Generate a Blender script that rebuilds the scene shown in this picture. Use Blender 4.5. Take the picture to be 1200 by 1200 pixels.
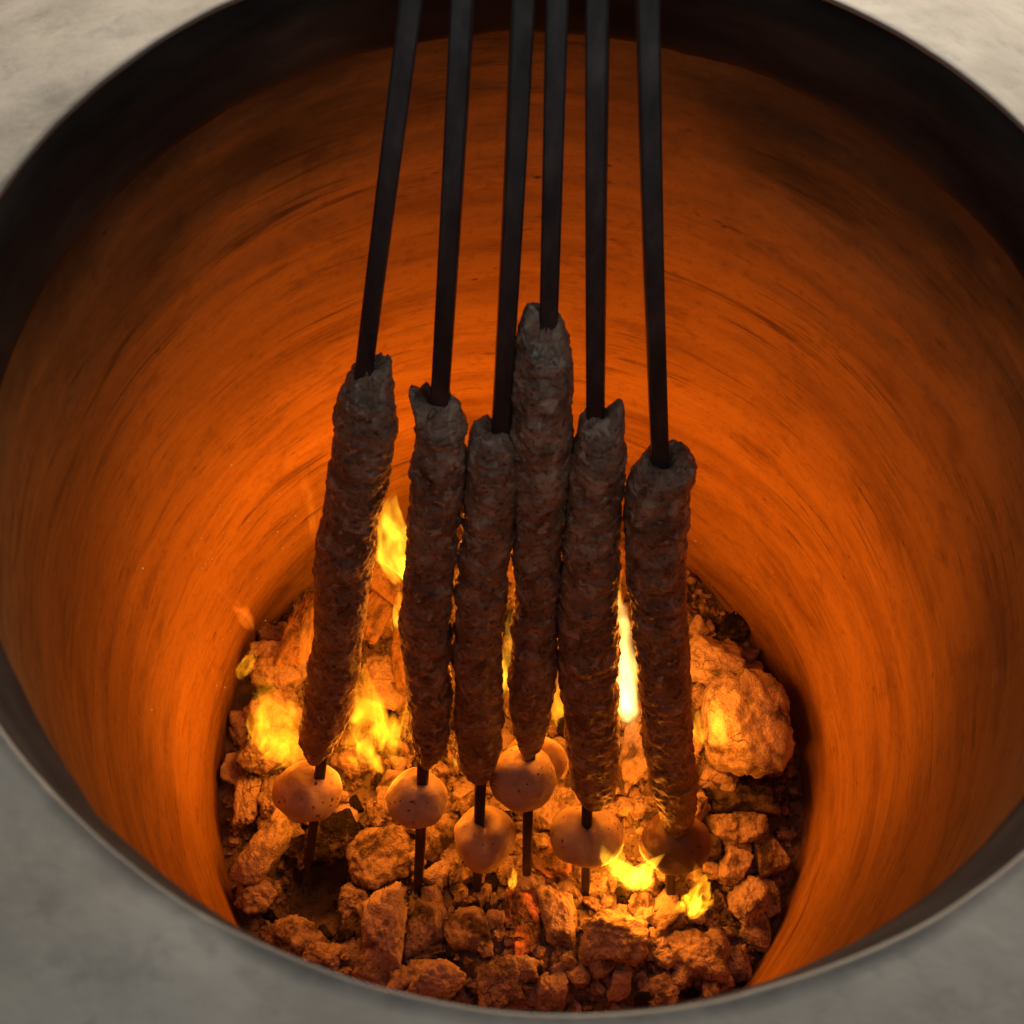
import bpy, bmesh, math, random
import numpy as np
from mathutils import Vector, Matrix

random.seed(7)
rng = np.random.default_rng(7)
scene = bpy.context.scene
for o in list(bpy.data.objects):
    bpy.data.objects.remove(o, do_unlink=True)
COL = scene.collection

# ------------------------------------------------------------------ camera, sky, sun, exposure
F = 1100.0                                   # focal length in pixels of the 1200 px photograph
PITCH, ROLL = 1.118, 0.05007
CAM = np.array([-0.01177, -0.19112, 0.24892])
cp, sp = math.cos(PITCH), math.sin(PITCH)
FW = np.array([0, cp, -sp]); UP0 = np.array([0, sp, cp]); RT0 = np.array([1.0, 0, 0])
RT = RT0 * math.cos(ROLL) + UP0 * math.sin(ROLL)
UP = -RT0 * math.sin(ROLL) + UP0 * math.cos(ROLL)
cd = bpy.data.cameras.new('camera'); cam = bpy.data.objects.new('camera', cd); COL.objects.link(cam)
M = Matrix.Identity(4)
for i in range(3):
    M[i][0], M[i][1], M[i][2], M[i][3] = RT[i], UP[i], -FW[i], CAM[i]
cam.matrix_world = M
cd.sensor_width = 36; cd.lens = F / 1200 * 36
cd.clip_start = 0.02; cd.clip_end = 200
cd.dof.use_dof = True; cd.dof.focus_distance = 0.74; cd.dof.aperture_fstop = 14.0
scene.camera = cam

SUN_EL, SUN_AZ = math.radians(7), math.radians(8)       # low sun beyond the oven, slightly to the right
w = bpy.data.worlds.new('World'); scene.world = w; w.use_nodes = True
nt = w.node_tree; bg = nt.nodes['Background']
sky = nt.nodes.new('ShaderNodeTexSky'); sky.sky_type = 'NISHITA'; sky.sun_disc = False
sky.sun_elevation = SUN_EL; sky.sun_rotation = SUN_AZ
sky.air_density = 0.8; sky.dust_density = 8.0; sky.ozone_density = 0.3
hs = nt.nodes.new('ShaderNodeHueSaturation'); hs.inputs['Saturation'].default_value = .36      # thin overcast: a whiter sky
nt.links.new(sky.outputs[0], hs.inputs['Color']); nt.links.new(hs.outputs[0], bg.inputs[0]); bg.inputs[1].default_value = 0.15
sd = bpy.data.lights.new('sun', 'SUN'); sd.energy = 1.3; sd.angle = math.radians(10); sd.color = (1, .86, .66)
sun = bpy.data.objects.new('sun', sd); COL.objects.link(sun)
sdir = Vector((math.sin(SUN_AZ) * math.cos(SUN_EL), math.cos(SUN_AZ) * math.cos(SUN_EL), math.sin(SUN_EL)))
sun.rotation_euler = sdir.to_track_quat('Z', 'Y').to_euler(); sun.location = sdir * 5
scene.view_settings.view_transform = 'Standard'; scene.view_settings.look = 'None'
scene.view_settings.exposure = 1.0; scene.view_settings.gamma = 1
scene.cycles.use_denoising = True
scene.cycles.max_bounces = 8; scene.cycles.diffuse_bounces = 4; scene.cycles.transparent_max_bounces = 24
scene.cycles.volume_bounces = 0; scene.cycles.sample_clamp_indirect = 4.0
scene.cycles.volume_max_steps = 256

# ------------------------------------------------------------------ helpers
def ray(px, py):
    return FW + (px - 600) / F * RT - (py - 600) / F * UP
def on_z(px, py, z):
    d = ray(px, py); return CAM + d * ((z - CAM[2]) / d[2])
def on_y(px, py, y):
    d = ray(px, py); return CAM + d * ((y - CAM[1]) / d[1])
def at_depth(px, py, t):
    return CAM + ray(px, py) * t
def depth(P):
    return float((np.asarray(P) - CAM) @ FW)
def proj(P):
    v = np.asarray(P) - CAM; d = v @ FW
    return 600 + F * (v @ RT) / d, 600 - F * (v @ UP) / d

def hash3(ix, iy, iz, s):
    h = (ix * 374761393 + iy * 668265263 + iz * 1274126177 + s * 974634777) & 0xffffffff
    h = ((h ^ (h >> 13)) * 1274126177) & 0xffffffff
    return ((h ^ (h >> 16)) & 0xffff) / 32767.5 - 1.0
def vnoise(P, s=0):
    P = np.asarray(P, float); I = np.floor(P).astype(np.int64); f = P - I; f = f * f * f * (f * (f * 6 - 15) + 10)
    out = 0
    for dx in (0, 1):
        wx = f[..., 0] if dx else 1 - f[..., 0]
        for dy in (0, 1):
            wy = f[..., 1] if dy else 1 - f[..., 1]
            for dz in (0, 1):
                wz = f[..., 2] if dz else 1 - f[..., 2]
                out = out + wx * wy * wz * hash3(I[..., 0] + dx, I[..., 1] + dy, I[..., 2] + dz, s)
    return out
def fbm(P, oct=4, s=0, gain=.5):
    a, t = 1.0, 0
    P = np.asarray(P, float)
    for k in range(oct):
        t = t + a * vnoise(P * 2 ** k + 17.3 * k, s + k); a *= gain
    return t
def ridged(P, oct=3, s=0):
    a, t = 1.0, 0
    P = np.asarray(P, float)
    for k in range(oct):
        t = t + a * (1 - 2 * np.abs(vnoise(P * 2 ** k + 9.1 * k, s + k))); a *= .5
    return t

def tag(o, label=None, cat=None, group=None, kind=None):
    if label: o['label'] = label
    if cat: o['category'] = cat
    if group: o['group'] = group
    if kind: o['kind'] = kind
    return o
def mesh_obj(name, verts, faces, mat, parent=None, smooth=True):
    me = bpy.data.meshes.new(name)
    me.from_pydata([tuple(map(float, v)) for v in verts], [], [tuple(f) for f in faces]); me.update()
    if smooth: me.polygons.foreach_set('use_smooth', [True] * len(me.polygons))
    o = bpy.data.objects.new(name, me); COL.objects.link(o); o.data.materials.append(mat)
    if parent: o.parent = parent
    return o
def grid_faces(nr, nc, closed=True, flip=False):
    fs = []
    for i in range(nr - 1):
        for j in range(nc if closed else nc - 1):
            k = (j + 1) % nc
            q = (i * nc + j, i * nc + k, (i + 1) * nc + k, (i + 1) * nc + j)
            fs.append(q[::-1] if flip else q)
    return fs

class NT:
    """tiny wrapper round a material's node tree"""
    def __init__(self, name):
        self.m = bpy.data.materials.new(name); self.m.use_nodes = True
        self.t = self.m.node_tree; self.n = self.t.nodes; self.l = self.t.links
        self.b = self.n.get('Principled BSDF'); self.out = self.n.get('Material Output')
        self.tc = self.n.new('ShaderNodeTexCoord')
    def link(self, a, b): self.l.new(a, b)
    def mapping(self, scale, src='Object', loc=(0, 0, 0)):
        m = self.n.new('ShaderNodeMapping'); m.inputs['Scale'].default_value = scale; m.inputs['Location'].default_value = loc
        self.link(self.tc.outputs[src], m.inputs[0]); return m.outputs[0]
    def noise(self, vec, scale=1, detail=5, rough=.55, dist=0):
        x = self.n.new('ShaderNodeTexNoise'); x.inputs['Scale'].default_value = scale; x.inputs['Detail'].default_value = detail
        x.inputs['Roughness'].default_value = rough; x.inputs['Distortion'].default_value = dist
        self.link(vec, x.inputs['Vector']); return x.outputs[0]
    def voro(self, vec, scale, feature='F1'):
        x = self.n.new('ShaderNodeTexVoronoi'); x.feature = feature; x.inputs['Scale'].default_value = scale
        self.link(vec, x.inputs['Vector']); return x.outputs['Distance']
    def ramp(self, fac, stops):
        r = self.n.new('ShaderNodeValToRGB'); e = r.color_ramp.elements
        while len(e) > 1: e.remove(e[-1])
        e[0].position = stops[0][0]; e[0].color = self.c4(stops[0][1])
        for p, c in stops[1:]:
            k = e.new(p); k.color = self.c4(c)
        self.link(fac, r.inputs[0]); return r.outputs[0]
    @staticmethod
    def c4(c):
        return (c, c, c, 1) if isinstance(c, (int, float)) else (*c, 1)
    def mix(self, fac, a, b, mode='MIX'):
        x = self.n.new('ShaderNodeMix'); x.data_type = 'RGBA'; x.blend_type = mode
        for v, i in ((fac, 0), (a, 6), (b, 7)):
            if hasattr(v, 'is_linked'): self.link(v, x.inputs[i])
            elif i == 0: x.inputs[0].default_value = v
            else: x.inputs[i].default_value = self.c4(v)
        return x.outputs[2]
    def math(self, op, a, b=None, clamp=False):
        x = self.n.new('ShaderNodeMath'); x.operation = op; x.use_clamp = clamp
        for v, i in ((a, 0), (b, 1)):
            if v is None: continue
            if hasattr(v, 'is_linked'): self.link(v, x.inputs[i])
            else: x.inputs[i].default_value = v
        return x.outputs[0]
    def sep(self, vec):
        x = self.n.new('ShaderNodeSeparateXYZ'); self.link(vec, x.inputs[0]); return x.outputs
    def bump(self, h, strength, dist, prev=None):
        x = self.n.new('ShaderNodeBump'); x.inputs['Strength'].default_value = strength; x.inputs['Distance'].default_value = dist
        self.link(h, x.inputs['Height'])
        if prev is not None: self.link(prev, x.inputs['Normal'])
        self.link(x.outputs[0], self.b.inputs['Normal']); return x.outputs[0]
    def set(self, **k):
        for n, v in k.items():
            n = n.replace('_', ' ')
            if hasattr(v, 'is_linked'): self.link(v, self.b.inputs[n])
            else: self.b.inputs[n].default_value = self.c4(v) if isinstance(v, tuple) and 'Radius' not in n else v
        return self.m

# ------------------------------------------------------------------ materials
def mat_clay():
    a = NT('burnished_clay')
    st = a.mapping((4, 4, 30)); st2 = a.mapping((10, 10, 110)); ob = a.tc.outputs['Object']
    n1 = a.noise(st, 1, 7, .58, .5); n2 = a.noise(st2, 1, 6, .65, .5); big = a.noise(ob, 6, 5, .55)
    c = a.ramp(n1, [(.30, (.17, .080, .026)), (.44, (.26, .138, .044)), (.60, (.32, .174, .054)), (.75, (.37, .206, .068))])
    patch = a.noise(ob, 9, 4, .6)
    d = a.ramp(n2, [(.30, .35), (.43, .88), (.6, 1.0)])
    c = a.mix(a.ramp(patch, [(.42, .05), (.66, .54)]), c, d, 'MULTIPLY')
    c = a.mix(a.ramp(big, [(.38, .0), (.66, .55)]), c, (.34, .190, .058))
    c = a.mix(a.ramp(a.noise(ob, 13, 5, .62, .6), [(.55, .0), (.72, .5)]), c, (.14, .062, .03))
    # scratches of soot drawn round the wall
    sc = a.noise(a.mapping((8, 8, 150), loc=(3, 1, 7)), 1, 4, .55, .8)
    c = a.mix(a.math('MULTIPLY', a.ramp(sc, [(.57, 0.0), (.68, .7)]), a.ramp(patch, [(.44, 0.0), (.60, 1.0)])), c, (.05, .020, .011))
    sc2 = a.noise(a.mapping((26, 26, 420), loc=(1, 5, 2)), 1, 3, .6, 1.0)
    c = a.mix(a.math('MULTIPLY', a.ramp(sc2, [(.57, 0.0), (.66, .65)]), a.ramp(a.noise(ob, 15, 3, .6), [(.48, 0.0), (.6, 1.0)])), c, (.07, .028, .014))
    c = a.mix(a.math('MULTIPLY', a.ramp(a.noise(ob, 140, 5, .7), [(.52, 0.0), (.7, .35)]), 1.0), c, (.10, .038, .018))
    c = a.mix(a.ramp(a.noise(a.mapping((16, 16, 38), loc=(4, 2, 9)), 1, 6, .68, 1.2), [(.53, .0), (.72, .55)]), c, (.10, .042, .018))
    c = a.mix(a.ramp(a.noise(a.mapping((22, 22, 60), loc=(8, 3, 1)), 1, 5, .65, .8), [(.62, .0), (.74, .5)]), c, (.44, .24, .11))
    # small pits
    v = a.voro(a.mapping((60, 60, 105)), 1); pn = a.noise(ob, 37, 3)
    pit = a.math('MULTIPLY', a.ramp(v, [(.06, 1.0), (.20, 0.0)]), a.ramp(pn, [(.58, 0.0), (.68, .85)]))
    c = a.mix(pit, c, (.035, .018, .012))
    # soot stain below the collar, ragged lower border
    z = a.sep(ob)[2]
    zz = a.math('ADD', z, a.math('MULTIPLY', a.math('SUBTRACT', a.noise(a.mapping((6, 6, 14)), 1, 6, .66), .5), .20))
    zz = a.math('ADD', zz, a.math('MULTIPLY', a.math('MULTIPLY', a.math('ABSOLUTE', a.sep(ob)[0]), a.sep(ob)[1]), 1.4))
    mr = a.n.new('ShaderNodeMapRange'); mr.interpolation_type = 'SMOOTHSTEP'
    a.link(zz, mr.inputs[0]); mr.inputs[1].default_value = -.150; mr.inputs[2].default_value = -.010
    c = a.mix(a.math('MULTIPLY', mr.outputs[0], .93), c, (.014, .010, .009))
    h = a.math('ADD', a.math('MULTIPLY', n2, .8), a.math('MULTIPLY', a.noise(ob, 90, 4, .6), .35))
    h = a.math('SUBTRACT', h, a.math('MULTIPLY', pit, .9))
    a.bump(h, .4, .0025)
    return a.set(Base_Color=c, Roughness=.8, Specular_IOR_Level=.12)

def mat_rim():
    a = NT('weathered_plaster'); ob = a.tc.outputs['Object']
    n = a.noise(ob, 14, 6, .6, .3); f = a.noise(ob, 70, 5, .65)
    c = a.ramp(n, [(.32, (.31, .26, .195)), (.5, (.41, .35, .27)), (.68, (.485, .42, .33))])
    c = a.mix(a.ramp(f, [(.30, .5), (.46, .0)]), c, (.22, .19, .15))
    s = a.noise(ob, 30, 4, .7, 1.2)
    c = a.mix(a.ramp(s, [(.62, .0), (.72, .45)]), c, (.19, .155, .115))
    x, y = a.sep(ob)[0:2]
    rr = a.math('SQRT', a.math('ADD', a.math('MULTIPLY', x, x), a.math('MULTIPLY', y, y)))
    rr = a.math('SUBTRACT', rr, a.math('MULTIPLY', a.math('SUBTRACT', a.noise(ob, 35, 4, .6), .5), .006))
    g = a.n.new('ShaderNodeMapRange'); a.link(rr, g.inputs[0]); g.inputs[1].default_value = .2006; g.inputs[2].default_value = .2042
    g.inputs[3].default_value = .8; g.inputs[4].default_value = 0
    c = a.mix(g.outputs[0], c, (.055, .045, .036))  # dark band painted along the inner lip to dim its bright sunlit line
    a.bump(a.math('ADD', a.math('MULTIPLY', n, 1.0), a.math('MULTIPLY', f, .4)), .35, .004)
    return a.set(Base_Color=c, Roughness=.7)

def mat_collar():
    a = NT('sooty_steel'); ob = a.tc.outputs['Object']
    n = a.noise(a.mapping((10, 10, 40)), 1, 5, .6)
    c = a.ramp(n, [(.35, (.014, .010, .008)), (.6, (.032, .023, .018)), (.75, (.060, .041, .030))])
    a.bump(n, .3, .002)
    return a.set(Base_Color=c, Roughness=.95, Specular_IOR_Level=.04)

def mat_steel():
    a = NT('blackened_steel'); ob = a.tc.outputs['Object']
    n = a.noise(a.mapping((60, 60, 8)), 1, 5, .65); f = a.noise(ob, 150, 4, .6)
    c = a.ramp(n, [(.35, (.024, .018, .016)), (.55, (.047, .037, .034)), (.72, (.085, .068, .062))])
    c = a.mix(a.ramp(f, [(.55, .0), (.75, .5)]), c, (.07, .042, .028))
    a.bump(f, .25, .0008)
    return a.set(Base_Color=c, Roughness=a.ramp(n, [(.3, .62), (.7, .42)]), Metallic=.35)

def mat_meat():
    a = NT('browned_minced_meat'); ob = a.tc.outputs['Object']
    n = a.noise(ob, 55, 6, .62, .4); f = a.noise(ob, 230, 5, .65); g = a.noise(a.mapping((50, 50, 80)), 1, 5, .6)
    c = a.ramp(n, [(.28, (.075, .045, .028)), (.44, (.235, .156, .098)), (.56, (.35, .25, .163)), (.70, (.52, .40, .27))])
    c = a.mix(a.ramp(f, [(.34, .8), (.48, .0)]), c, (.045, .024, .016))
    c = a.mix(a.ramp(a.noise(ob, 120, 3, .5, .8), [(.57, .0), (.67, .75)]), c, (.60, .49, .35))
    v = a.voro(a.mix(.03, ob, a.noise(ob, 40, 2)), 75)
    c = a.mix(a.math('MULTIPLY', a.ramp(v, [(.10, 1.0), (.2, .0)]), a.ramp(a.noise(ob, 31, 2), [(.58, .0), (.64, .8)])), c, (.02, .014, .012))
    h = a.math('ADD', a.math('MULTIPLY', n, .9), a.math('MULTIPLY', f, .45)); h = a.math('ADD', h, a.math('MULTIPLY', g, .3))
    a.bump(h, .95, .0034)
    return a.set(Base_Color=c, Roughness=a.ramp(f, [(.35, .65), (.65, .36)]), Specular_IOR_Level=.5, Coat_Weight=.16, Coat_Roughness=.3)

def mat_potato(name='roasted_potato', char=.0):
    a = NT(name); ob = a.tc.outputs['Object']
    n = a.noise(ob, 40, 5, .55); 
    c = a.ramp(n, [(.3, (.44, .33, .23)), (.5, (.60, .48, .36)), (.7, (.68, .58, .45))])
    v = a.noise(ob, 210, 1, .4); m = a.noise(ob, 45, 3)
    c = a.mix(a.math('MULTIPLY', a.ramp(v, [(.66, .0), (.71, .9)]), a.ramp(m, [(.44, .0), (.56, 1.0)])), c, (.035, .018, .01))
    c = a.mix(a.ramp(a.noise(ob, 24, 4, .6), [(.48 - char * .3, .0), (.68 - char * .3, .65 + char * .3)]), c, (.20 - char * .12, .09 - char * .055, .04 - char * .02))
    a.bump(a.math('ADD', a.noise(ob, 55, 4, .6), a.noise(ob, 160, 4, .6)), .4, .002)
    return a.set(Base_Color=c, Roughness=.42, Subsurface_Weight=.35, Subsurface_Radius=(.012, .006, .003), Subsurface_Scale=1.0, Specular_IOR_Level=.45)

def mat_coal(name, ash, dark, amount, glow=0):
    a = NT(name); ob = a.tc.outputs['Object']
    oi = a.n.new('ShaderNodeObjectInfo')
    off = a.n.new('ShaderNodeVectorMath'); off.operation = 'MULTIPLY_ADD'
    cx = a.n.new('ShaderNodeCombineXYZ')
    for i in range(3): a.link(oi.outputs['Random'], cx.inputs[i])
    a.link(cx.outputs[0], off.inputs[0]); off.inputs[1].default_value = (9, 5, 7); a.link(ob, off.inputs[2]); p = off.outputs[0]
    n = a.noise(p, 45, 6, .65, .3); f = a.noise(p, 210, 5, .65)
    pw = a.n.new('ShaderNodeVectorMath'); pw.operation = 'MULTIPLY_ADD'
    nzc = a.n.new('ShaderNodeTexNoise'); nzc.inputs['Scale'].default_value = 60; nzc.inputs['Detail'].default_value = 3; a.link(p, nzc.inputs['Vector'])
    a.link(nzc.outputs[1], pw.inputs[0]); pw.inputs[1].default_value = (.012, .012, .012); a.link(p, pw.inputs[2])
    cr = a.voro(pw.outputs[0], 75, 'DISTANCE_TO_EDGE'); cr2 = a.voro(pw.outputs[0], 210, 'DISTANCE_TO_EDGE')
    t = a.ramp(n, [(.5 - amount, .0), (.60 - amount * .6, 1.0)])
    c = a.mix(t, dark, ash)
    c = a.mix(a.ramp(f, [(.30, .7), (.50, .0)]), c, tuple(x * .45 for x in ash))
    crk = a.math('MULTIPLY', a.ramp(cr, [(.0, 1.0), (.035, .0)]), a.ramp(a.noise(p, 30, 2), [(.52, .0), (.66, .75)]))
    c = a.mix(crk, c, (.012, .008, .007))
    h = a.math('ADD', a.math('MULTIPLY', n, .6), a.math('MULTIPLY', f, .55))
    h = a.math('ADD', h, a.math('MULTIPLY', a.ramp(cr2, [(.0, .0), (.2, 1.0)]), .12))
    h = a.math('SUBTRACT', h, a.math('MULTIPLY', crk, .6))
    a.bump(h, .9, .0035)
    if glow:
        gm = a.ramp(a.noise(p, 26, 3, .6), [(.46, .0), (.60, 1.0)])
        gm = a.math('MULTIPLY', gm, a.ramp(f, [(.35, 1.0), (.62, .25)]))
        a.set(Emission_Color=(1.0, .11, .008), Emission_Strength=a.math('MULTIPLY', gm, glow))
    return a.set(Base_Color=c, Roughness=.9, Specular_IOR_Level=.15)

def mat_ash():
    a = NT('wood_ash'); ob = a.tc.outputs['Object']
    n = a.noise(ob, 30, 6, .65); f = a.noise(ob, 180, 5, .7)
    c = a.ramp(n, [(.3, (.13, .105, .09)), (.5, (.26, .21, .18)), (.7, (.38, .31, .26))])
    c = a.mix(a.ramp(f, [(.34, .8), (.48, .0)]), c, (.03, .022, .02))
    a.bump(a.math('ADD', n, f), .9, .005)
    return a.set(Base_Color=c, Roughness=.95, Specular_IOR_Level=.1)

FP = [(0.0, .30), (.10, .70), (.25, .98), (.40, 1.0), (.60, .74), (.80, .40), (.92, .18), (1.0, .03)]      # teardrop: height, half width
def mat_flame(name, strength, col=(1, .40, .02), shell=0.0, lo=.40, hi=.62, floor=.2, scale=1.5):
    """glowing gas in the flame's own unit space: teardrop falloff round a swaying axis, torn by noise; shell > 0 makes a brighter skin"""
    a = NT(name); a.n.remove(a.b); e = a.n.new('ShaderNodeEmission'); e.inputs[0].default_value = (*col, 1)
    oi = a.n.new('ShaderNodeObjectInfo'); ob = a.tc.outputs['Object']
    def attr(n):
        k = a.n.new('ShaderNodeAttribute'); k.attribute_type = 'OBJECT'; k.attribute_name = n; return k.outputs['Fac']
    sway, phase = attr('sway'), attr('phase')
    x, y, z = a.sep(ob)[0:3]
    off = a.n.new('ShaderNodeVectorMath'); off.operation = 'ADD'
    a.link(a.mapping((1, .8, 2.0)), off.inputs[0]); cx = a.n.new('ShaderNodeCombineXYZ')
    for k in range(3): a.link(a.math('MULTIPLY', oi.outputs['Random'], 37.0 + 13 * k), cx.inputs[k])
    a.link(cx.outputs[0], off.inputs[1]); n = a.noise(off.outputs[0], scale, 2, .45, 1.2)
    ax_ = a.math('MULTIPLY', a.math('MULTIPLY', a.math('SINE', a.math('ADD', a.math('MULTIPLY', z, 4.6), phase)), sway), z)
    x = a.math('SUBTRACT', x, ax_)
    r = a.math('SQRT', a.math('ADD', a.math('MULTIPLY', x, x), a.math('MULTIPLY', y, y)))
    r = a.math('DIVIDE', r, a.ramp(z, FP))
    def sst(v, x0, x1, y0, y1):
        m = a.n.new('ShaderNodeMapRange'); m.interpolation_type = 'SMOOTHSTEP'; a.link(v, m.inputs[0])
        for k, q in enumerate((x0, x1, y0, y1)): m.inputs[1 + k].default_value = q
        return m.outputs[0]
    r = a.math('MULTIPLY', r, sst(n, .25, .70, 1.0, 1.9))
    d = sst(r, .20, .98, 1.0, 0.0)
    if shell: d = a.math('ADD', a.math('MULTIPLY', d, 1 - shell), a.math('MULTIPLY', a.math('MULTIPLY', sst(r, .50, .80, 0.0, 1.0), sst(r, .80, 1.0, 1.0, 0.0)), shell * 2.6))
    d = a.math('MULTIPLY', d, sst(n, lo, hi, 1.0, floor)); d = a.math('MULTIPLY', d, a.ramp(z, [(0.0, .25), (.2, 1.0), (.75, .9), (1.0, .35)]))
    d = a.math('MULTIPLY', d, strength)
    a.link(d, e.inputs[1]); a.link(e.outputs[0], a.out.inputs['Volume'])
    try: a.m.cycles.volume_step_rate = .3
    except Exception: pass
    return a.m

CLAY, RIM, COLLAR, STEEL, MEAT, POTATO, CHARRED, ASH = mat_clay(), mat_rim(), mat_collar(), mat_steel(), mat_meat(), mat_potato(), mat_potato('charred_potato', .8), mat_ash()
C_PALE = mat_coal('pale_ash_coated_charcoal', (.50, .40, .375), (.12, .088, .078), .17)
C_MID = mat_coal('ash_dusted_charcoal', (.40, .31, .29), (.075, .056, .052), .11)
C_DARK = mat_coal('black_charcoal', (.10, .075, .062), (.016, .013, .012), .0)
C_GLOW = mat_coal('glowing_charcoal', (.30, .20, .15), (.07, .045, .035), .08, glow=.55)
C_WOOD = mat_coal('charred_split_wood', (.34, .22, .14), (.10, .065, .045), .14)

# ------------------------------------------------------------------ the tandoor: rim, collar, clay wall
oven = bpy.data.objects.new('tandoor', None); COL.objects.link(oven)
tag(oven, 'round clay tandoor oven with pale plaster rim, sooty collar and orange lit inner wall', 'clay oven')
NA = 360
def revolve(name, prof, mat, rf=None, flip=False):
    vs = []
    for r, z in prof:
        for j in range(NA):
            t = 2 * math.pi * j / NA
            vs.append((r * math.cos(t), r * math.sin(t), z))
    vs = np.array(vs)
    if rf is not None: vs = rf(vs)
    return mesh_obj(name, vs, grid_faces(len(prof), NA, True, flip), mat, oven)
prof = [(.2030, -.0020), (.2001, -.0016), (.2000, -.0013), (.2000, -.0006), (.2001, -.0003), (.2003, -.0001), (.2007, -.0001), (.2014, -.0002), (.2022, -.0003)]
for k in range(46):
    r = .204 + .0004 * k + .00055 * k * k
    prof.append((r, -.0004 - .20 * (r - .2022) - .25 * max(0, r - .21) ** 1.3))
prof.append((prof[-1][0] + .01, prof[-1][1] - .9))
def rim_wob(v):
    n = fbm(v * 22, 4, 3) * .0011 + fbm(v * 6, 2, 8) * .0016
    e = np.hypot(v[:, 0], v[:, 1])
    v[:, 2] += n * np.clip((e - .1995) / .012, .15, 1)
    k = 1 + fbm(v * 30, 3, 5) * .0018
    v[:, 0] *= k; v[:, 1] *= k
    return v
revolve('rim', prof, RIM, rim_wob)
revolve('collar', [(.2024, -.0026), (.2003, -.0021), (.2009, -.020), (.2014, -.034), (.2020, -.044), (.2032, -.0475), (.2085, -.0478)], COLLAR, lambda v: v + fbm(v * 40, 3, 2)[:, None] * .0006, flip=True)
Z0 = [(-.040, .2075), (-.10, .2205), (-.20, .2400), (-.32, .2600), (-.45, .2765), (-.58, .2880), (-.70, .2945), (-.84, .2960)]
zs = np.linspace(-.040, -.84, 170)
rs = np.interp(-zs, [-a for a, b in Z0], [b for a, b in Z0])
for _ in range(30): rs[1:-1] = (rs[:-2] + 2 * rs[1:-1] + rs[2:]) / 4
def wall_wob(v):
    d = v / np.maximum(np.hypot(v[:, 0], v[:, 1]), .1)[:, None]; d[:, 2] = 0
    h = fbm(v * np.array([5, 5, 7]), 3, 11) * .0030 + fbm(v * np.array([7, 7, 60]), 3, 21) * .0010
    h *= np.clip((-.045 - v[:, 2]) / .03, 0, 1)
    return v + d * h[:, None]
revolve('clay_wall', list(zip(rs, zs)), CLAY, wall_wob, flip=True)

# ------------------------------------------------------------------ ash bed
FLOOR = -.715
gv, gf, N = [], [], 150
def ash_h(P):
    P = np.atleast_2d(P); r = np.hypot(P[:, 0], P[:, 1]); Q = np.c_[P[:, :2], np.zeros(len(P))]
    h = FLOOR - .02 + .034 * (1 - (r / .3) ** 2) + .036 * np.exp(-((P[:, 1] + .20) / .09) ** 2) + fbm(Q * 16, 4, 41) * .008 + ridged(Q * 45, 3, 47) * .003
    for x, y, a, s in HOLES: h = h - a * np.exp(-((P[:, 0] - x) ** 2 + (P[:, 1] - y) ** 2) / s ** 2)
    return h
hp = on_z(365, 1035, FLOOR); HOLES = [(hp[0], hp[1], .10, .040)]
rad = np.r_[0.0001, np.linspace(.004, .299, 110)]
for r in rad:
    for j in range(300):
        t = 2 * math.pi * j / 300; gv.append((r * math.cos(t), r * math.sin(t), 0))
gv = np.array(gv); gv[:, 2] = ash_h(gv)
ash = mesh_obj('ash_bed', gv, grid_faces(len(rad), 300), ASH)
tag(ash, 'bed of grey brown wood ash under the burning charcoal', 'ash', kind='stuff')

# ------------------------------------------------------------------ charcoal
ICO = {}
def ico(n):
    if n not in ICO:
        bm = bmesh.new(); bmesh.ops.create_icosphere(bm, subdivisions=n, radius=1)
        ICO[n] = (np.array([v.co[:] for v in bm.verts]), [[v.index for v in f.verts] for f in bm.faces]); bm.free()
    return ICO[n]
def lump_verts(seed, dims, sub, blocky=1.0, rough=1.0, dr=(.72, 1.02), rnd=0.0):
    r = np.random.default_rng(seed); V, Fc = ico(sub)
    k = r.integers(8, 14); nrm = r.normal(size=(k, 3)); nrm /= np.linalg.norm(nrm, axis=1)[:, None]
    nrm = np.r_[nrm, np.eye(3) + r.normal(size=(3, 3)) * .18, -np.eye(3) + r.normal(size=(3, 3)) * .18]
    nrm /= np.linalg.norm(nrm, axis=1)[:, None]
    d = r.uniform(dr[0], dr[1], len(nrm)); c = V @ nrm.T
    q = np.where(c > .05, c / d, 0.0); p = 14 * blocky + 4
    R = (q ** p).sum(1) ** (-1 / p)
    o = r.uniform(-50, 50, 3)
    if rnd: R = R * (1 - rnd) + rnd * (np.abs(V) ** 3.2).sum(1) ** (-1 / 3.2)
    R = R * (1 + rough * (.11 * fbm(V * 1.7 + o, 3, seed % 97) + .05 * ridged(V * 3.6 + o, 3, seed % 89) - .035 * ridged(V * 7 - o, 2, seed % 79) + .035 * fbm(V * 12 + o, 3, seed % 83)))
    P = V * R[:, None]
    mx = np.abs(P).max(0); return P / mx * (np.array(dims) / 2), Fc
LG = 'charcoal lumps in the fire bed'
def lump(seed, loc, dims, rot, mat, label, sub=4, blocky=1.0, rough=1.0, dr=(.72, 1.02), rnd=0.0, name='charcoal_lump', cat='charcoal', group=LG):
    P, Fc = lump_verts(seed, dims, sub, blocky, rough, dr, rnd)
    o = mesh_obj(name, P, Fc, mat); o.location = loc; o.rotation_euler = rot
    return tag(o, label, cat, group)
TAKEN = []
def placed(seed, cx, cy, wpx, hpx, z, mat, label, ang=0, sub=5, tilt=(0, 0), flat=.85, **k):
    c = on_z(cx, cy, z); t = depth(c); sx, sy = wpx * t / F, hpx * t / F
    TAKEN.append((c[0], c[1], .42 * max(sx, sy)))
    return lump(seed, c, (sx, sy, flat * min(sx, sy) + .12 * max(sx, sy)), (tilt[0], tilt[1], math.radians(ang) - ROLL), mat, label, sub, **k)
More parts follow.
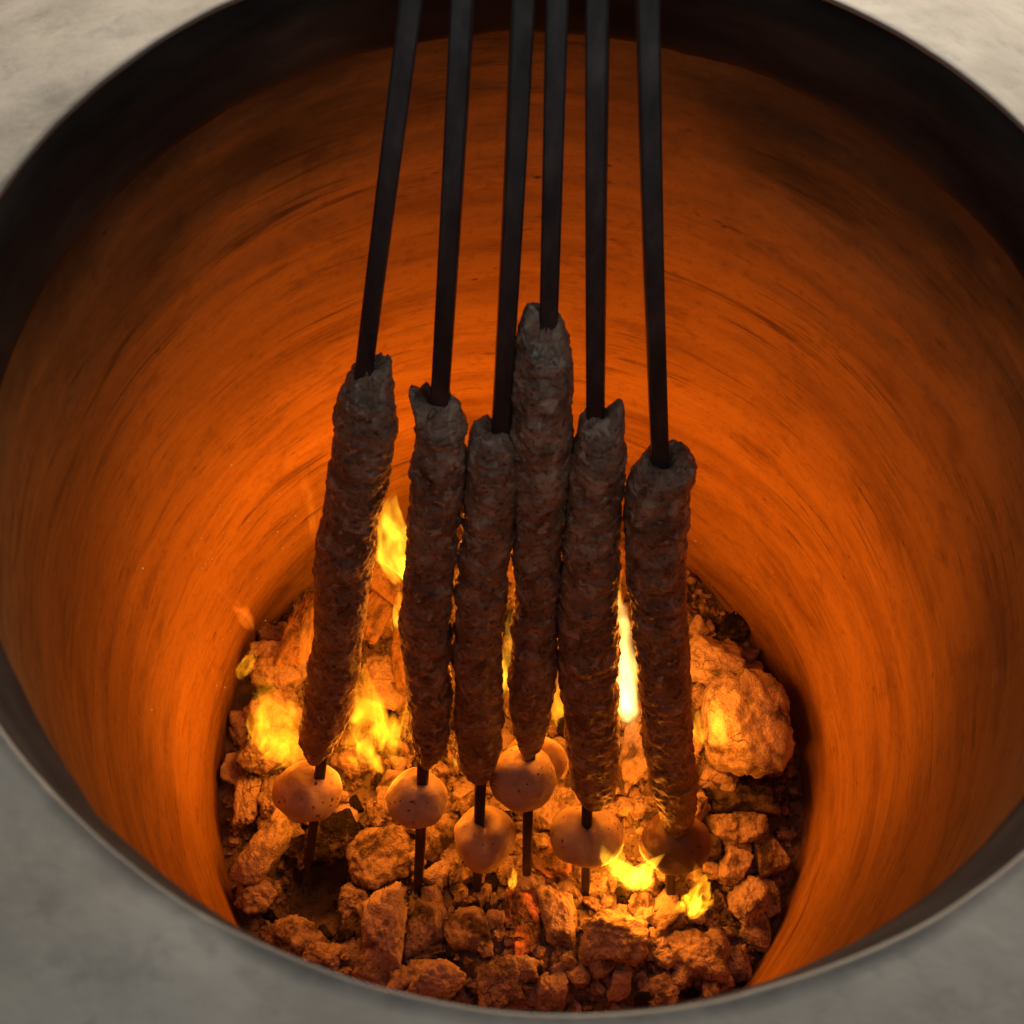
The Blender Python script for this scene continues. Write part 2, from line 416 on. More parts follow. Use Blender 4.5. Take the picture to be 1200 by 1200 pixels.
L = placed
f0 = FLOOR
L(1, 327, 778, 74, 62, f0 + .035, C_PALE, 'squarish cracked ash coated coal at the left wall, topmost of its stack', 4, blocky=2)
L(2, 324, 838, 78, 78, f0 + .020, C_PALE, 'large pale coal wrapped in flame at left, below the cracked square one', -6, blocky=1.6)
L(3, 306, 886, 66, 48, f0 + .020, C_MID, 'brownish rounded coal left of the leftmost potato, under the flame', 8)
L(4, 290, 938, 34, 62, f0 + .010, C_PALE, 'narrow upright ash streaked coal against the left wall', 8)
L(5, 318, 936, 34, 56, f0 + .012, C_PALE, 'small pale coal touching the leftmost potato on its left side', -6)
L(6, 309, 1002, 44, 112, f0 + .030, C_PALE, 'long bone shaped ashy coal standing at the left of the bed', -22, blocky=.6)
L(7, 300, 1050, 62, 48, f0 + .022, C_MID, 'knobbly coal at the foot of the bone shaped one', 10)
L(8, 340, 1102, 84, 60, f0 + .030, C_MID, 'rough grey coal beside the front left rim edge', -20)
L(9, 395, 985, 74, 66, f0 + .012, C_DARK, 'black unburnt coal right under the leftmost potato', 15)
L(10, 443, 1005, 90, 80, f0 + .010, C_MID, 'dull grey brown coal left of the second skewer tip', 12, blocky=.8)
L(11, 452, 1085, 64, 102, f0 + .050, C_PALE, 'big upright pale coal at front left of the heap', 8, blocky=1.4)
L(12, 500, 1086, 50, 78, f0 + .030, C_MID, 'crumbly coal leaning on the right of the big upright front one', -6)
L(13, 505, 1150, 104, 62, f0 + .052, C_PALE, 'flat triangular pale coal lying closest to the front rim', 10, blocky=1.5)
L(14, 583, 1152, 66, 78, f0 + .042, C_MID, 'pointed coal at the very front, right of the flat triangular one', 28, blocky=1.5)
L(15, 549, 1088, 58, 56, f0 + .034, C_MID, 'pitted coal below the third skewer tip', -12)
L(16, 617, 1078, 46, 80, f0 + .030, C_GLOW, 'slanting coal with orange red glow under the fourth skewer tip', 20, blocky=1.4)
L(17, 656, 1075, 54, 78, f0 + .034, C_PALE, 'pale coal right of the glowing slanting one', 6)
L(18, 722, 1098, 84, 96, f0 + .046, C_PALE, 'large cracked ash coal in front of the bright front flame', -6, blocky=1.4)
L(19, 642, 1160, 46, 46, f0 + .038, C_PALE, 'small round pale coal at the front rim edge', 0)
L(20, 817, 1120, 92, 62, f0 + .038, C_MID, 'layered coal at front right of the heap', -10, blocky=.9)
L(21, 771, 1163, 64, 52, f0 + .036, C_MID, 'broken coal at the front rim, right of centre', 20)
L(22, 768, 1104, 44, 46, f0 + .034, C_PALE, 'small pale coal touching the right of the large cracked one', 0)
L(31, 874, 850, 100, 124, f0 + .050, C_PALE, 'biggest boulder shaped ash coal at the right wall', 4, blocky=.8, rough=.75, flat=.9, dr=(.90, 1.0), rnd=.75)
L(24, 833, 775, 86, 72, f0 + .040, C_PALE, 'wedge shaped coal behind the boulder shaped one', -28, blocky=2)
L(25, 868, 932, 96, 54, f0 + .012, C_DARK, 'dark flaky coal just below the boulder shaped one', 5)
L(26, 880, 968, 44, 40, f0 + .030, C_MID, 'small angular grey coal at the right wall', 12, blocky=2)
L(27, 858, 1016, 42, 48, f0 + .030, C_PALE, 'small square pale coal right of the rightmost skewer tip', -14, blocky=2)
L(28, 876, 1056, 48, 56, f0 + .030, C_PALE, 'oval bright coal at the lower right edge', -22)
L(29, 900, 1052, 32, 50, f0 + .020, C_MID, 'crumbly coal wedged between the oval one and the right wall', 8)
L(30, 853, 978, 56, 62, f0 + .016, C_MID, 'rough coal right of the rightmost potato', 20)
L(31, 452, 806, 62, 66, f0 + .030, C_PALE, 'charred textured coal between the two leftmost kebabs', -8)
L(32, 436, 722, 44, 66, f0 + .075, C_WOOD, 'flaky upright wood chip beside the leftmost kebab', -14, flat=.6, blocky=2)
L(33, 474, 770, 40, 78, f0 + .065, C_WOOD, 'thin wood chip beside the second kebab', 14, flat=.6, blocky=2)
L(34, 357, 735, 36, 118, f0 + .060, C_WOOD, 'tall thin charred stick behind the cracked square coal', -6, flat=.8, blocky=1.8)
L(35, 741, 885, 46, 100, f0 + .020, C_PALE, 'upright coal between the two rightmost kebabs', -4, blocky=1.2)
L(36, 650, 1006, 58, 62, f0 + .016, C_GLOW, 'red hot coal between the fourth and fifth skewer tips', 18)
L(37, 645, 950, 58, 58, f0 + .022, C_PALE, 'pale coal behind the red hot one', 0)
L(38, 530, 1008, 62, 56, f0 + .008, C_MID, 'brown coal between the second and third skewer tips', 0)
L(39, 600, 1005, 40, 70, f0 + .010, C_PALE, 'thin pale coal between the third and fourth skewer tips', 0)
L(40, 745, 948, 66, 40, f0 + .012, C_PALE, 'flat coal behind the two rightmost potatoes', 10)
L(41, 835, 1075, 56, 50, f0 + .012, C_MID, 'hollow coal under the small front right flame', 30)
L(42, 704, 1040, 60, 40, f0 + .010, C_PALE, 'flat coal under the bright front flame', 8)
L(43, 455, 950, 60, 56, f0 + .010, C_MID, 'coal in front of the wide left flame', -10)
L(44, 320, 745, 40, 30, f0 + .015, C_MID, 'low coal behind the cracked square coal', 0)
L(45, 600, 1078, 34, 40, f0 + .024, C_GLOW, 'little glowing coal below the middle potatoes', 0)
L(46, 570, 1040, 44, 44, f0 + .010, C_DARK, 'dark coal at the third skewer tip', 0)
L(47, 420, 1055, 44, 56, f0 + .012, C_MID, 'dim coal left of the big upright front one', 0)
L(48, 380, 1125, 52, 40, f0 + .034, C_MID, 'small coal at the front left rim edge', 0)
L(49, 903, 1003, 46, 54, f0 + .016, C_MID, 'grey coal against the right wall below the angular one', 10)
L(50, 886, 1092, 44, 44, f0 + .018, C_PALE, 'small coal by the right wall below the oval one', -10)
L(51, 862, 1130, 50, 44, f0 + .026, C_MID, 'coal in the front right corner of the bed', 12)

def log(px0, py0, z0, px1, py1, z1, wid, mat, label, seed):
    a, b = Vector(on_z(px0, py0, z0)), Vector(on_z(px1, py1, z1)); d = b - a; m = (a + b) / 2
    o = lump(seed, m, (wid, wid * .75, d.length), d.to_track_quat('Z', 'Y').to_euler(), mat, label, 5, 2.6, .45, name='split_log', cat='firewood', group='split logs burning at the back')
    TAKEN.append((m.x, m.y, wid * .6)); return o
log(420, 655, f0 + .09, 490, 715, f0 + .08, .030, C_WOOD, 'charred split log tilted behind the two leftmost kebabs', 201)
log(418, 690, f0 + .075, 484, 752, f0 + .055, .030, C_WOOD, 'lower charred log under the tilted one at the back', 202)
log(728, 632, f0 + .10, 716, 745, f0 + .03, .024, C_WOOD, 'thin charred log seen between the two rightmost kebabs', 203)
log(560, 650, f0 + .06, 660, 690, f0 + .03, .034, C_WOOD, 'charred log behind the middle kebabs', 204)

NAMED = [o for o in bpy.data.objects if o.get('category') in ('charcoal', 'firewood')]
SHORT = {1: 'the cracked square coal', 2: 'the large coal wrapped in flame', 3: 'the rounded left coal', 4: 'the narrow upright left coal', 5: 'the pale coal by the leftmost potato', 6: 'the bone shaped coal',
         7: 'the knobbly coal', 8: 'the rough coal at the front left rim', 9: 'the black coal', 10: 'the dull coal by the second skewer', 11: 'the big upright front coal', 12: 'the crumbly leaning coal', 13: 'the flat triangular front coal',
         14: 'the pointed front coal', 15: 'the pitted coal', 16: 'the glowing slanting coal', 17: 'the pale coal beside the glowing one', 18: 'the large cracked front coal', 19: 'the round coal at the front rim', 20: 'the layered coal',
         21: 'the broken front coal', 22: 'the small coal beside the cracked front one', 23: 'the boulder shaped coal', 24: 'the wedge shaped coal', 25: 'the dark flaky coal', 26: 'the angular coal at the right wall', 27: 'the square coal by the rightmost skewer',
         28: 'the oval bright coal', 29: 'the crumbly coal at the right wall', 30: 'the rough coal by the rightmost potato', 31: 'the textured coal between the left kebabs', 32: 'the flaky wood chip', 33: 'the thin wood chip', 34: 'the tall charred stick',
         35: 'the upright coal between the right kebabs', 36: 'the red hot coal', 37: 'the coal behind the red hot one', 38: 'the brown coal between the skewer tips', 39: 'the thin coal between the skewer tips', 40: 'the flat coal behind the right potatoes',
         41: 'the hollow coal', 42: 'the coal under the bright front flame', 43: 'the coal before the wide left flame', 44: 'the low coal behind the square one', 45: 'the little glowing coal', 46: 'the dark coal at the third skewer', 47: 'the dim front left coal', 48: 'the small coal at the left rim', 49: 'the coal at the right wall below', 50: 'the small coal by the right wall', 51: 'the front right corner coal'}
ANCH = [(SHORT[k], proj(np.array(NAMED[k - 1].location))) for k in range(1, 52)]
FILL = []; tries = 0
while len(FILL) < 480 and tries < 26000:
    tries += 1
    t = random.uniform(0, 2 * math.pi); r = .283 * math.sqrt(random.random()); x, y = r * math.cos(t), r * math.sin(t)
    s = random.choice([.012, .014, .017, .020, .024, .030]) * random.uniform(.85, 1.15)
    p = proj((x, y, FLOOR + .02))
    if p[1] > 1225 or (p[1] < 690 and 510 < p[0] < 700): continue
    if abs(x - hp[0]) < .03 and abs(y - hp[1]) < .045: continue
    if any((x - a) ** 2 + (y - b) ** 2 < (c * .52 + s * .08) ** 2 for a, b, c in TAKEN): continue
    TAKEN.append((x, y, s * .5)); z = float(ash_h(np.array([[x, y]]))[0]) + s * random.uniform(.2, .7)
    mi = random.choices(range(4), [.36, .50, .14, .0])[0]
    o = lump(300 + len(FILL), (x, y, z), (s * random.uniform(.8, 1.5), s * random.uniform(.8, 1.3), s * random.uniform(.6, 1)),
             (random.uniform(-.6, .6), random.uniform(-.6, .6), random.uniform(0, 6.28)), (C_PALE, C_MID, C_DARK, C_GLOW)[mi], 'small coal', 4, random.uniform(.7, 2), 1.3)
    FILL.append((o, s, mi))
# crumbs
cv, cf = [], []
V2, F2 = ico(2)
for k in range(4200):
    t = random.uniform(0, 6.283); r = .288 * math.sqrt(random.random()); x, y = r * math.cos(t), r * math.sin(t)
    if (x - hp[0]) ** 2 + (y - hp[1]) ** 2 < .03 ** 2: continue
    s = random.choice([.0015, .002, .003, .004, .005, .0065]); rr = np.random.default_rng(k)
    z = float(ash_h(np.array([[x, y]]))[0]) + s * .5
    P = V2 * (1 + .6 * vnoise(V2 * 1.9 + k * 1.37, k % 50))[:, None] * s * rr.uniform(.4, 1.5, 3)
    b = len(cv); cv += [(x + q[0], y + q[1], z + q[2]) for q in P]; cf += [[b + i for i in f] for f in F2]
crumbs = mesh_obj('charcoal_crumbs', cv, cf, C_MID, smooth=False)
tag(crumbs, 'crumbs of charcoal and cinders strewn over the ash', 'cinders', kind='stuff')

# ------------------------------------------------------------------ skewers, kebabs, potatoes
ORD = ['leftmost', 'second from left', 'third from left', 'fourth from left', 'fifth from left', 'rightmost']
RODS = [((480, 0), (360, 1020)), ((539, 0), (488, 1050)), ((611, 0), (557, 1052)), ((654, 0), (617, 1040)), ((704, 0), (688, 1050)), ((761, 0), (787, 1062))]
KEB = [
 [(424, 421, 456), (436, 408, 459), (460, 399, 463), (490, 391, 468), (540, 388, 460), (600, 380, 444), (650, 371, 437), (700, 368, 432), (750, 367, 424), (800, 359, 417), (840, 354, 409), (868, 352, 396), (884, 357, 382), (892, 361, 376)],
 [(462, 482, 530), (475, 481, 540), (495, 485, 548), (515, 490, 547), (552, 481, 545), (615, 477, 538), (660, 475, 532), (720, 470, 529), (765, 471, 528), (810, 477, 529), (850, 481, 528), (875, 484, 524), (890, 489, 512), (896, 493, 506)],
 [(500, 556, 600), (510, 551, 608), (530, 547, 610), (565, 545, 606), (627, 541, 600), (660, 536, 597), (720, 533, 593), (760, 531, 589), (840, 531, 589), (870, 533, 587), (892, 537, 583), (908, 547, 575), (914, 555, 569)],
 [(358, 616, 652), (370, 610, 660), (390, 605, 668), (440, 600, 674), (502, 597, 672), (565, 600, 667), (627, 601, 661), (710, 604, 655), (760, 598, 655), (810, 596, 651), (845, 599, 644), (865, 604, 636), (880, 609, 629), (886, 613, 624)],
 [(482, 686, 728), (495, 676, 731), (520, 672, 733), (540, 670, 734), (590, 665, 730), (635, 659, 727), (685, 655, 725), (722, 653, 722), (760, 653, 724), (800, 657, 725), (860, 663, 725), (910, 668, 725), (930, 676, 720), (940, 683, 710), (944, 688, 700)],
 [(536, 752, 808), (545, 746, 818), (565, 736, 811), (600, 731, 807), (627, 731, 803), (660, 733, 802), (710, 739, 806), (760, 745, 809), (810, 749, 811), (860, 753, 811), (910, 760, 816), (940, 768, 815), (965, 776, 810), (978, 786, 804), (984, 791, 799)]]
CROWN = [(428, 446, 421, 424), (459, 490, 464, 470), (500, 512, 508, 498), (357, 402, 367, 372), (486, 502, 472, 490), (535, 541, 533, 536)]   # left, front, right, back
def resample(rows, step):
    ys = np.arange(rows[0][0], rows[-1][0] + .01, step); a = np.array(rows, float)
    return ys, np.interp(ys, a[:, 0], a[:, 1]), np.interp(ys, a[:, 0], a[:, 2])
def smooth(v, n):
    v = v.copy()
    for _ in range(n): v[1:-1] = (v[:-2] + 2 * v[1:-1] + v[2:]) / 4
    return v
def build_rod(i):
    (x0, y0), (x1, y1) = RODS[i]
    tip = on_z(x1, y1, FLOOR + .012)
    best = None                                     # where the pixel line crosses the far lip of the rim
    for y in np.linspace(-20, -180, 321):
        x = x0 + (x1 - x0) * (y - y0) / (y1 - y0); P = on_z(x, y, .004)
        e = abs(math.hypot(P[0], P[1]) - .195)
        if P[1] > 0 and (best is None or e < best[0]): best = (e, P)
    top = best[1]; ax = (top - tip) / np.linalg.norm(top - tip)
    return tip, top, ax
def pt_at_row(tip, top, ax, y):
    lo, hi = 0.0, np.linalg.norm(top - tip)
    for _ in range(50):
        m = (lo + hi) / 2
        if proj(tip + ax * m)[1] > y: lo = m
        else: hi = m
    return tip + ax * lo
KEB_TXT = ['leaning kebab standing apart at the left end of the row', 'kebab with a torn lump at its top left, second in the row', 'short headed kebab squeezed between the second and the tallest one',
           'tallest kebab reaching highest of the row, with two torn tips', 'kebab with a single pointed tip, right of the tallest one', 'lowest hanging kebab at the right end of the row']
POT_TXT = ['round pale potato under the leaning leftmost kebab', 'round potato under the second kebab from the left', 'heart shaped potato under the third kebab', 'speckled potato highest of the row, under the tallest kebab',
           'notched yellow potato under the kebab with a pointed tip', 'dark scorched potato half hidden behind the tip of the rightmost kebab']
SK_TXT = ['leftmost black steel skewer, slanting towards the left', 'second steel skewer from the left through the kebab with torn lump', 'third steel skewer, ending in the heart shaped potato side of the coals',
          'steel skewer through the tallest kebab', 'upright steel skewer through the kebab with a pointed tip', 'rightmost steel skewer, slanting towards the right']
POTS = [(361, 925, 80, 66), (489, 933, 73, 69), (568, 981, 67, 86), (613, 909, 77, 82), (688, 978, 86, 70), (791, 985, 84, 66)]
for i in range(6):
    tip, top, ax = build_rod(i); A = Vector(ax)
    view = Vector(CAM - (tip + top) / 2); e2 = (view - A * view.dot(A)).normalized(); e1 = A.cross(e2).normalized() * -1
    if e1.x < 0: e1 = -e1
    e1n, e2n = np.array(e1), np.array(e2)
    # square bar with a drawn point, slightly uneven
    Ltot = np.linalg.norm(top - tip) + .22; n = 60; vs = []
    hw = .0050
    for k in range(n + 1):
        s = Ltot * k / n; taper = min(1, .62 + s / .025 * .38) * (.80 + .20 * min(1, s / .35)); bow = .0012 * math.sin(s * 9 + i)
        c = tip + ax * s + e1n * bow
        g = hw * taper; b = g * .22
        for u, v in ((g - b, g), (-(g - b), g), (-g, g - b), (-g, -(g - b)), (-(g - b), -g), (g - b, -g), (g, -(g - b)), (g, g - b)):
            tw = .12 * math.sin(i * 2.1) ; uu, vv = u * math.cos(tw) - v * math.sin(tw), u * math.sin(tw) + v * math.cos(tw)
            vs.append(c + e1n * uu + e2n * vv)
    fs = grid_faces(n + 1, 8); fs.append(tuple(range(8))); fs.append(tuple(n * 8 + q for q in reversed(range(8))))
    rod = mesh_obj('skewer', vs, fs, STEEL, smooth=False)
    tag(rod, SK_TXT[i], 'skewer', 'steel skewers in the oven')
    # kebab: rings along the bar following the outline, finger ridges, ragged ends
    ys, xl, xr = resample(KEB[i], 1.6)
    xl, xr = smooth(xl, 6), smooth(xr, 6)
    NS = 120; rings = []
    C, R = [], []
    for y, a, b in zip(ys, xl, xr):
        P = pt_at_row(tip, top, ax, y); t = depth(P); px, py = proj(P)
        # perpendicular ring: shift along e1 so that its middle falls on the outline's middle
        C.append(P + e1n * (((a + b) / 2 - px) * t / F)); R.append(max((b - a) / 2 * t / F, .0055))
    C, R = np.array(C), np.array(R)
    S = np.r_[0, np.cumsum(np.linalg.norm(np.diff(C, axis=0), axis=1))]
    th = np.linspace(0, 2 * np.pi, NS, endpoint=False)
    sr = np.random.default_rng(50 + i)
    tt, ss = np.meshgrid(th, S)
    Q = np.stack([np.cos(tt) * .016, np.sin(tt) * .016, ss], -1) + i * 3.7
    ridge = np.sin((ss + .007 * vnoise(Q * 50, 60 + i)) / (.019 + .002 * math.sin(i * 1.7)) * 2 * np.pi) * .00014 * (1 + 1.6 * vnoise(Q * 40, 3 + i))
    Qs = Q * np.array([1, 1, 1.25])
    h = ridge + .0013 * fbm(Q * 60, 3, 70 + i) + .0009 * fbm(Qs * 190, 3, 80 + i) - .0009 * np.maximum(0, vnoise(Q * 150, 44 + i) - .45) + .0005 * np.maximum(0, ridged(Qs * 110, 3, 90 + i) - .5) + .00032 * fbm(Qs * 700, 2, 33 + i)
    fade = np.clip((S[-1] - ss) / .012, .25, 1)
    RR = (R[:, None] + h * fade) * 0.985
    DD = e1n * np.cos(tt)[..., None] + e2n * np.sin(tt)[..., None]
    G = C[:, None, :] + DD * RR[..., None]
    # ragged crown at the top end: raise the first rings by noise, then fold the mouth down to the bar
    p0 = pt_at_row(tip, top, ax, ys[0]); mpx = np.linalg.norm(pt_at_row(tip, top, ax, ys[0] + 20) - p0) / 20
    kv = np.array([CROWN[i][k] for k in (2, 1, 0, 3, 2)], float); pos = th / (np.pi / 2); k0 = np.minimum(pos.astype(int), 3); fr_ = pos - k0; fr_ = fr_ * fr_ * (3 - 2 * fr_)
    rag = (ys[0] - (kv[k0] * (1 - fr_) + kv[k0 + 1] * fr_)) * mpx
    rag = rag + vnoise(np.stack([np.cos(th) * 2.2, np.sin(th) * 2.2, th * 0 + i * 5.1], -1), 7 + i) * .0034 + vnoise(np.stack([np.cos(th) * 6, np.sin(th) * 6, th * 0 + i * 2.7], -1), 5) * .0017
    wgt = np.exp(-(S / .017) ** 2)[:, None]
    G = G + ax * (rag[None, :] * wgt)[..., None]
    top_ring = G[0]; mouth = []
    base = pt_at_row(tip, top, ax, ys[0] + 10)
    for k, (fr, dz) in enumerate(((.88, .0016), (.72, .0018), (.54, .0010), (.38, -.0002), (.24, -.003))):
        cc = C[0] * fr + (1 - fr) * base
        mouth.append(cc + (top_ring - C[0]) * fr + ax * (dz + .0034 * vnoise(np.stack([np.cos(th) * 2.8 * fr, np.sin(th) * 2.5 * fr, th * 0 + i * 3.3], -1), 15)[:, None] - rag[:, None] * .75 * (1 - fr)))
    mouth = mouth[::-1]
    bot = [C[-1] + (G[-1] - C[-1]) * fr - ax * dz for fr, dz in ((.8, .0012), (.5, .0022), (.15, .0026))]
    allr = np.concatenate([np.array(mouth), G, np.array(bot)])
    ke = mesh_obj('kebab', allr.reshape(-1, 3), grid_faces(len(allr), NS, True, True), MEAT)
    tag(ke, KEB_TXT[i], 'kebab', 'minced meat kebabs on skewers')
    # potato
    cx, cy, pw, ph = POTS[i]
    P = pt_at_row(tip, top, ax, cy); t = depth(P); px, _ = proj(P)
    c = P + e1n * ((cx - px) * t / F) + e2n * .002
    rx, rz = pw / 2 * t / F, ph / 2 * t / F
    V, Fc = ico(5); r0 = np.random.default_rng(900 + i).uniform(-9, 9, 3)
    R_ = 1 + .07 * fbm(V * 1.3 + r0, 2, 5) + .010 * fbm(V * 4 + r0, 3, 6)
    dn = np.arccos(np.clip(V[:, 2], -1, 1)) if True else 0
    R_ = R_ - [.20, .20, .30, .14, .30, .15][i] * np.exp(-(np.hypot(V[:, 0], V[:, 1]) / .30) ** 2) * (V[:, 2] > 0) - .12 * np.exp(-(np.hypot(V[:, 0], V[:, 1]) / .25) ** 2) * (V[:, 2] < 0)
    if i in (2, 4):                                  # cleft where the bar splits the flesh, towards the viewer
        R_ = R_ - .30 * np.exp(-(V[:, 0] / .17) ** 2) * np.clip(V[:, 2] * 1.3, 0, 1) * np.clip(V[:, 1] + .5, 0, 1)
    W = V * R_[:, None]
    if i == 2: W[:, 0] *= 1 + .32 * W[:, 2]
    P_ = c + W[:, :1] * rx * e1n + W[:, 1:2] * (rx + rz) / 2 * .92 * e2n + W[:, 2:] * rz * 1.04 * ax
    flipF = [f[::-1] for f in Fc] if np.dot(np.cross(e1n, e2n), ax) < 0 else Fc
    po = mesh_obj('potato', P_, flipF, CHARRED if i == 5 else POTATO)
    tag(po, POT_TXT[i], 'potato', 'potatoes on the skewer ends')
    if i == 3:                                       # the slice seen behind it
        V, Fc = ico(4); R2 = 1 + .05 * fbm(V * 1.6 + 4, 2, 5)
        c2 = at_depth(628, 893, t + .022); W = V * R2[:, None]
        P_ = c2 + W[:, :1] * .026 * e1n + W[:, 1:2] * .012 * e2n + W[:, 2:] * .034 * ax
        po = mesh_obj('potato', P_, [f[::-1] for f in Fc] if np.dot(np.cross(e1n, e2n), ax) < 0 else Fc, POTATO)
        tag(po, 'potato slice peeping out behind the speckled potato', 'potato', 'potatoes on the skewer ends')

# small coals the camera cannot see at all are left out; the others are told apart by their neighbours
bpy.context.view_layer.update(); dg = bpy.context.evaluated_depsgraph_get()
used = {}
for o, sz, mi in FILL:
    seen = 0
    mw = o.matrix_world; vs = o.data.vertices; camv = Vector(CAM)
    for v in list(vs)[::23]:
        q = mw @ v.co; d = q - camv; pq = proj(np.array(q))
        if not (0 <= pq[0] <= 1200 and 0 <= pq[1] <= 1200): continue
        hit = scene.ray_cast(dg, camv, d.normalized(), distance=d.length + .01)
        if hit[0] and hit[4] is not None and hit[4].name == o.name: seen += 1
    if seen < 3:
        me = o.data; bpy.data.objects.remove(o, do_unlink=True); bpy.data.meshes.remove(me); continue
    p = proj(np.array(o.location)); best = sorted(ANCH, key=lambda a: math.hypot(a[1][0] - p[0], a[1][1] - p[1]))
    tone = ('pale', 'greyish', 'black', 'glowing')[mi]; size = 'tiny' if sz < .017 else ('small' if sz < .026 else 'medium')
    for nm, q in best:
        dx, dy = p[0] - q[0], p[1] - q[1]
        side = ('just right of' if dx > 0 else 'just left of') if abs(dx) > abs(dy) else ('in front of' if dy > 0 else 'behind')
        lab = f'{size} {tone} coal {side} {nm}'
        if lab not in used: break
    used[lab] = 1; o['label'] = lab
# ------------------------------------------------------------------ flames (glowing gas volumes) and the light they give
FL_WHITE = mat_flame('white_hot_flame', 64, (1, .55, .13), 0, .40, .70, .45)
FL_HOT = mat_flame('bright_yellow_flame', 52, (1, .42, .018), .25, .38, .62, .16, 1.6)
FL_YEL = mat_flame('yellow_flame', 30, (1, .36, .012), .25, .38, .62, .08, 1.7)
FL_SOFT = mat_flame('thin_orange_flame', 22, (1, .31, .008), .45, .37, .61, .02, 1.7)
FL_WISP = mat_flame('faint_flame_wisp', 16, (1, .20, .010), .20, .40, .60, .08)
def yof(px, py, z=FLOOR + .03): return float(on_z(px, py, z)[1])
FN = [0]
def flame(base, tip, hw, Y, mat, label, thick=.8, sway=.35):
    """base and tip: where the tongue starts and ends in the photograph; it stands in the upright plane y = Y; hw: half width in pixels"""
    b, t = Vector(on_y(*base, Y)), Vector(on_y(*tip, Y)); up = t - b; H = up.length; FN[0] += 1
    w_ = hw * depth(b) / F; ph = FN[0] * 1.7
    nn, NSf = 30, 24; vs = []
    hz = np.linspace(0, 1, nn); pr = np.interp(hz, [q[0] for q in FP], [q[1] for q in FP])
    for h, p in zip(hz, pr):
        c = math.sin(h * 4.6 + ph) * sway * h
        for j in range(NSf):
            a = 2 * math.pi * j / NSf; vs.append((c + p * math.cos(a), p * math.sin(a), h))
    fs = grid_faces(nn, NSf); fs.append(tuple(reversed(range(NSf)))); fs.append(tuple((nn - 1) * NSf + q for q in range(NSf)))
    o = mesh_obj('flame', vs, fs, mat); o.location = b
    zc = up.normalized(); yc = Vector((0, 1, 0)); xc = yc.cross(zc).normalized(); yc = zc.cross(xc)
    o.rotation_euler = Matrix((xc, yc, zc)).transposed().to_euler(); o.scale = (w_, max(w_ * thick, .004), H)
    o['sway'] = sway; o['phase'] = ph
    return tag(o, label, 'flame', 'flames rising from the charcoal')
y_ = yof(465, 690)
flame((478, 705), (462, 572), 40, y_, FL_HOT, 'tall bright flame between the two leftmost kebabs', sway=.25)
flame((468, 755), (464, 680), 9, yof(466, 750), FL_HOT, 'small flame along the left edge of the second kebab')
flame((738, 850), (722, 680), 27, yof(735, 830), FL_WHITE, 'white hot flame between the two rightmost kebabs', sway=.15)
flame((718, 735), (727, 640), 8, yof(720, 760), FL_YEL, 'thin upper flame between the two rightmost kebabs')
flame((594, 890), (598, 690), 17, yof(595, 860) + .05, FL_HOT, 'narrow yellow flame between the third and the tallest kebab', sway=.2)
flame((652, 930), (652, 765), 20, yof(650, 910) + .06, FL_YEL, 'thin flame between the tallest kebab and the pointed one', sway=.2)
y_ = yof(430, 940) + .05
flame((432, 940), (432, 768), 46, y_, FL_SOFT, 'wide wavy flame between the leftmost and second potato', .6, .35)
flame((430, 912), (424, 822), 19, y_ - .008, FL_YEL, 'bright core of the wide left flame', .5, .5)
flame((455, 930), (462, 830), 20, y_ + .006, FL_SOFT, 'right hand lick of the wide left flame', .6, .5)
flame((408, 920), (412, 835), 17, y_ + .004, FL_SOFT, 'left hand lick of the wide left flame', .6, .5)
flame((330, 905), (322, 785), 44, yof(325, 890) + .005, FL_SOFT, 'soft flame sheet over the large pale coal at left', .35, .3)
flame((345, 838), (290, 808), 13, yof(325, 890) - .010, FL_YEL, 'bright upper edge of the soft flame at left', .5, .3)
flame((332, 908), (330, 862), 15, yof(330, 900) + .02, FL_HOT, 'small flame just behind the leftmost potato', .6)
flame((282, 796), (298, 752), 12, yof(285, 800), FL_SOFT, 'tiny flame tongue left of the cracked square coal', .7)
y_ = yof(740, 1050) + .015
flame((742, 1066), (740, 990), 40, y_, FL_HOT, 'brightest low flame in front, right of the notched potato', .45, .45)
flame((735, 1050), (776, 1000), 20, y_ - .006, FL_HOT, 'right hand lick of the brightest front flame', .5, .3)
flame((718, 1058), (708, 1002), 17, y_ + .004, FL_YEL, 'left hand lick of the brightest front flame', .5, .3)
y_ = yof(815, 1070)
flame((806, 1078), (822, 1006), 20, y_, FL_SOFT, 'small curling flame at right under the rightmost potato', .5, .4)
flame((808, 1074), (832, 1026), 8, y_ - .004, FL_HOT, 'bright edge of the small curling flame at right', .6, .6)
flame((822, 908), (824, 806), 15, yof(822, 900) + .03, FL_YEL, 'slim flame between the rightmost kebab and the boulder shaped coal')
flame((545, 950), (524, 884), 20, yof(535, 945) + .04, FL_HOT, 'flame behind the third kebab tip', .6, .4)
flame((296, 740), (256, 682), 13, yof(275, 760), FL_WISP, 'faint detached flame wisp near the left wall', .8, .8)
flame((374, 640), (362, 540), 14, yof(380, 740), FL_WISP, 'faint flame wisp behind the leftmost kebab', .8, .6)
flame((362, 800), (362, 690), 13, yof(360, 800), FL_WISP, 'faint flame licking the tall thin stick', .8, .5)
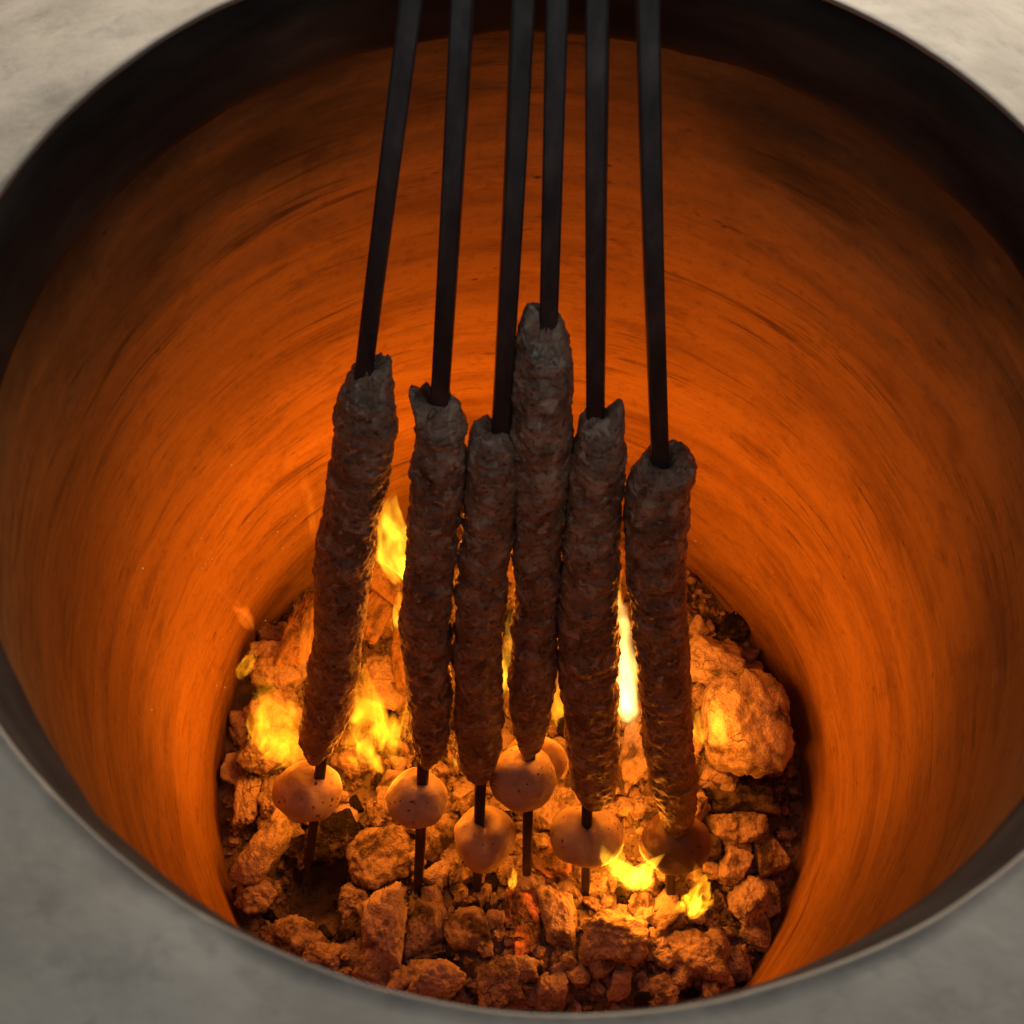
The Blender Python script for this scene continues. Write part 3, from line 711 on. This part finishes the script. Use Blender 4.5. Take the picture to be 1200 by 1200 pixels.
flame((601, 1042), (600, 1014), 7, yof(600, 1042), FL_YEL, 'tiny flame between the third and fourth skewer tips')
y_ = yof(430, 940) + .05
flame((442, 900), (436, 752), 11, y_ + .01, FL_SOFT, 'thin upper lick of the wide left flame', .8, .9)
flame((300, 880), (306, 800), 14, yof(325, 890) + .012, FL_SOFT, 'left lick of the soft flame over the pale coal', .5, .6)
flame((472, 905), (476, 800), 11, y_ + .02, FL_SOFT, 'thin flame along the lower left edge of the second kebab', .8, .4)

def fire_light(px, py, z, watts, rad=.035, col=(1, .245, .012)):
    d = bpy.data.lights.new('flame_light', 'POINT'); d.energy = watts; d.color = col; d.shadow_soft_size = rad
    o = bpy.data.objects.new('flame_light', d); COL.objects.link(o); o.location = on_z(px, py, z)
G_ = .222
fire_light(468, 640, FLOOR + .25, 2.5 * G_, .04)
fire_light(735, 745, FLOOR + .25, 2.7 * G_, .04)
fire_light(596, 745, FLOOR + .20, 1.4 * G_, .03)
fire_light(435, 880, FLOOR + .11, 1.2 * G_, .035)
fire_light(322, 835, FLOOR + .12, .6 * G_, .03)
fire_light(738, 1020, FLOOR + .075, 1.5 * G_, .025)
fire_light(822, 850, FLOOR + .09, .6 * G_, .02)

# ------------------------------------------------------------------ sparks
SP = NT('spark'); SP.set(Base_Color=(.1, .02, .0), Emission_Color=(1, .45, .1), Emission_Strength=.22)
sv, sf = [], []; V1, F1 = ico(1)
for k in range(46):
    if k < 38: px, py = random.gauss(285, 70), random.gauss(680, 85)
    else: px, py = random.gauss(850, 40), random.gauss(690, 40)
    P = None
    for z in np.linspace(-.70, -.3, 80):
        q = on_z(px, py, z)
        if math.hypot(q[0], q[1]) < float(np.interp(-z, -zs, rs)) - .006: P = q; break
    if P is None: continue
    s = random.choice([.0004, .0005, .0007]); b = len(sv)
    sv += [P + v * s for v in V1]; sf += [[b + i for i in f] for f in F1]
tag(mesh_obj('sparks', sv, sf, SP.m), 'tiny sparks drifting in front of the oven wall', 'sparks', kind='stuff')
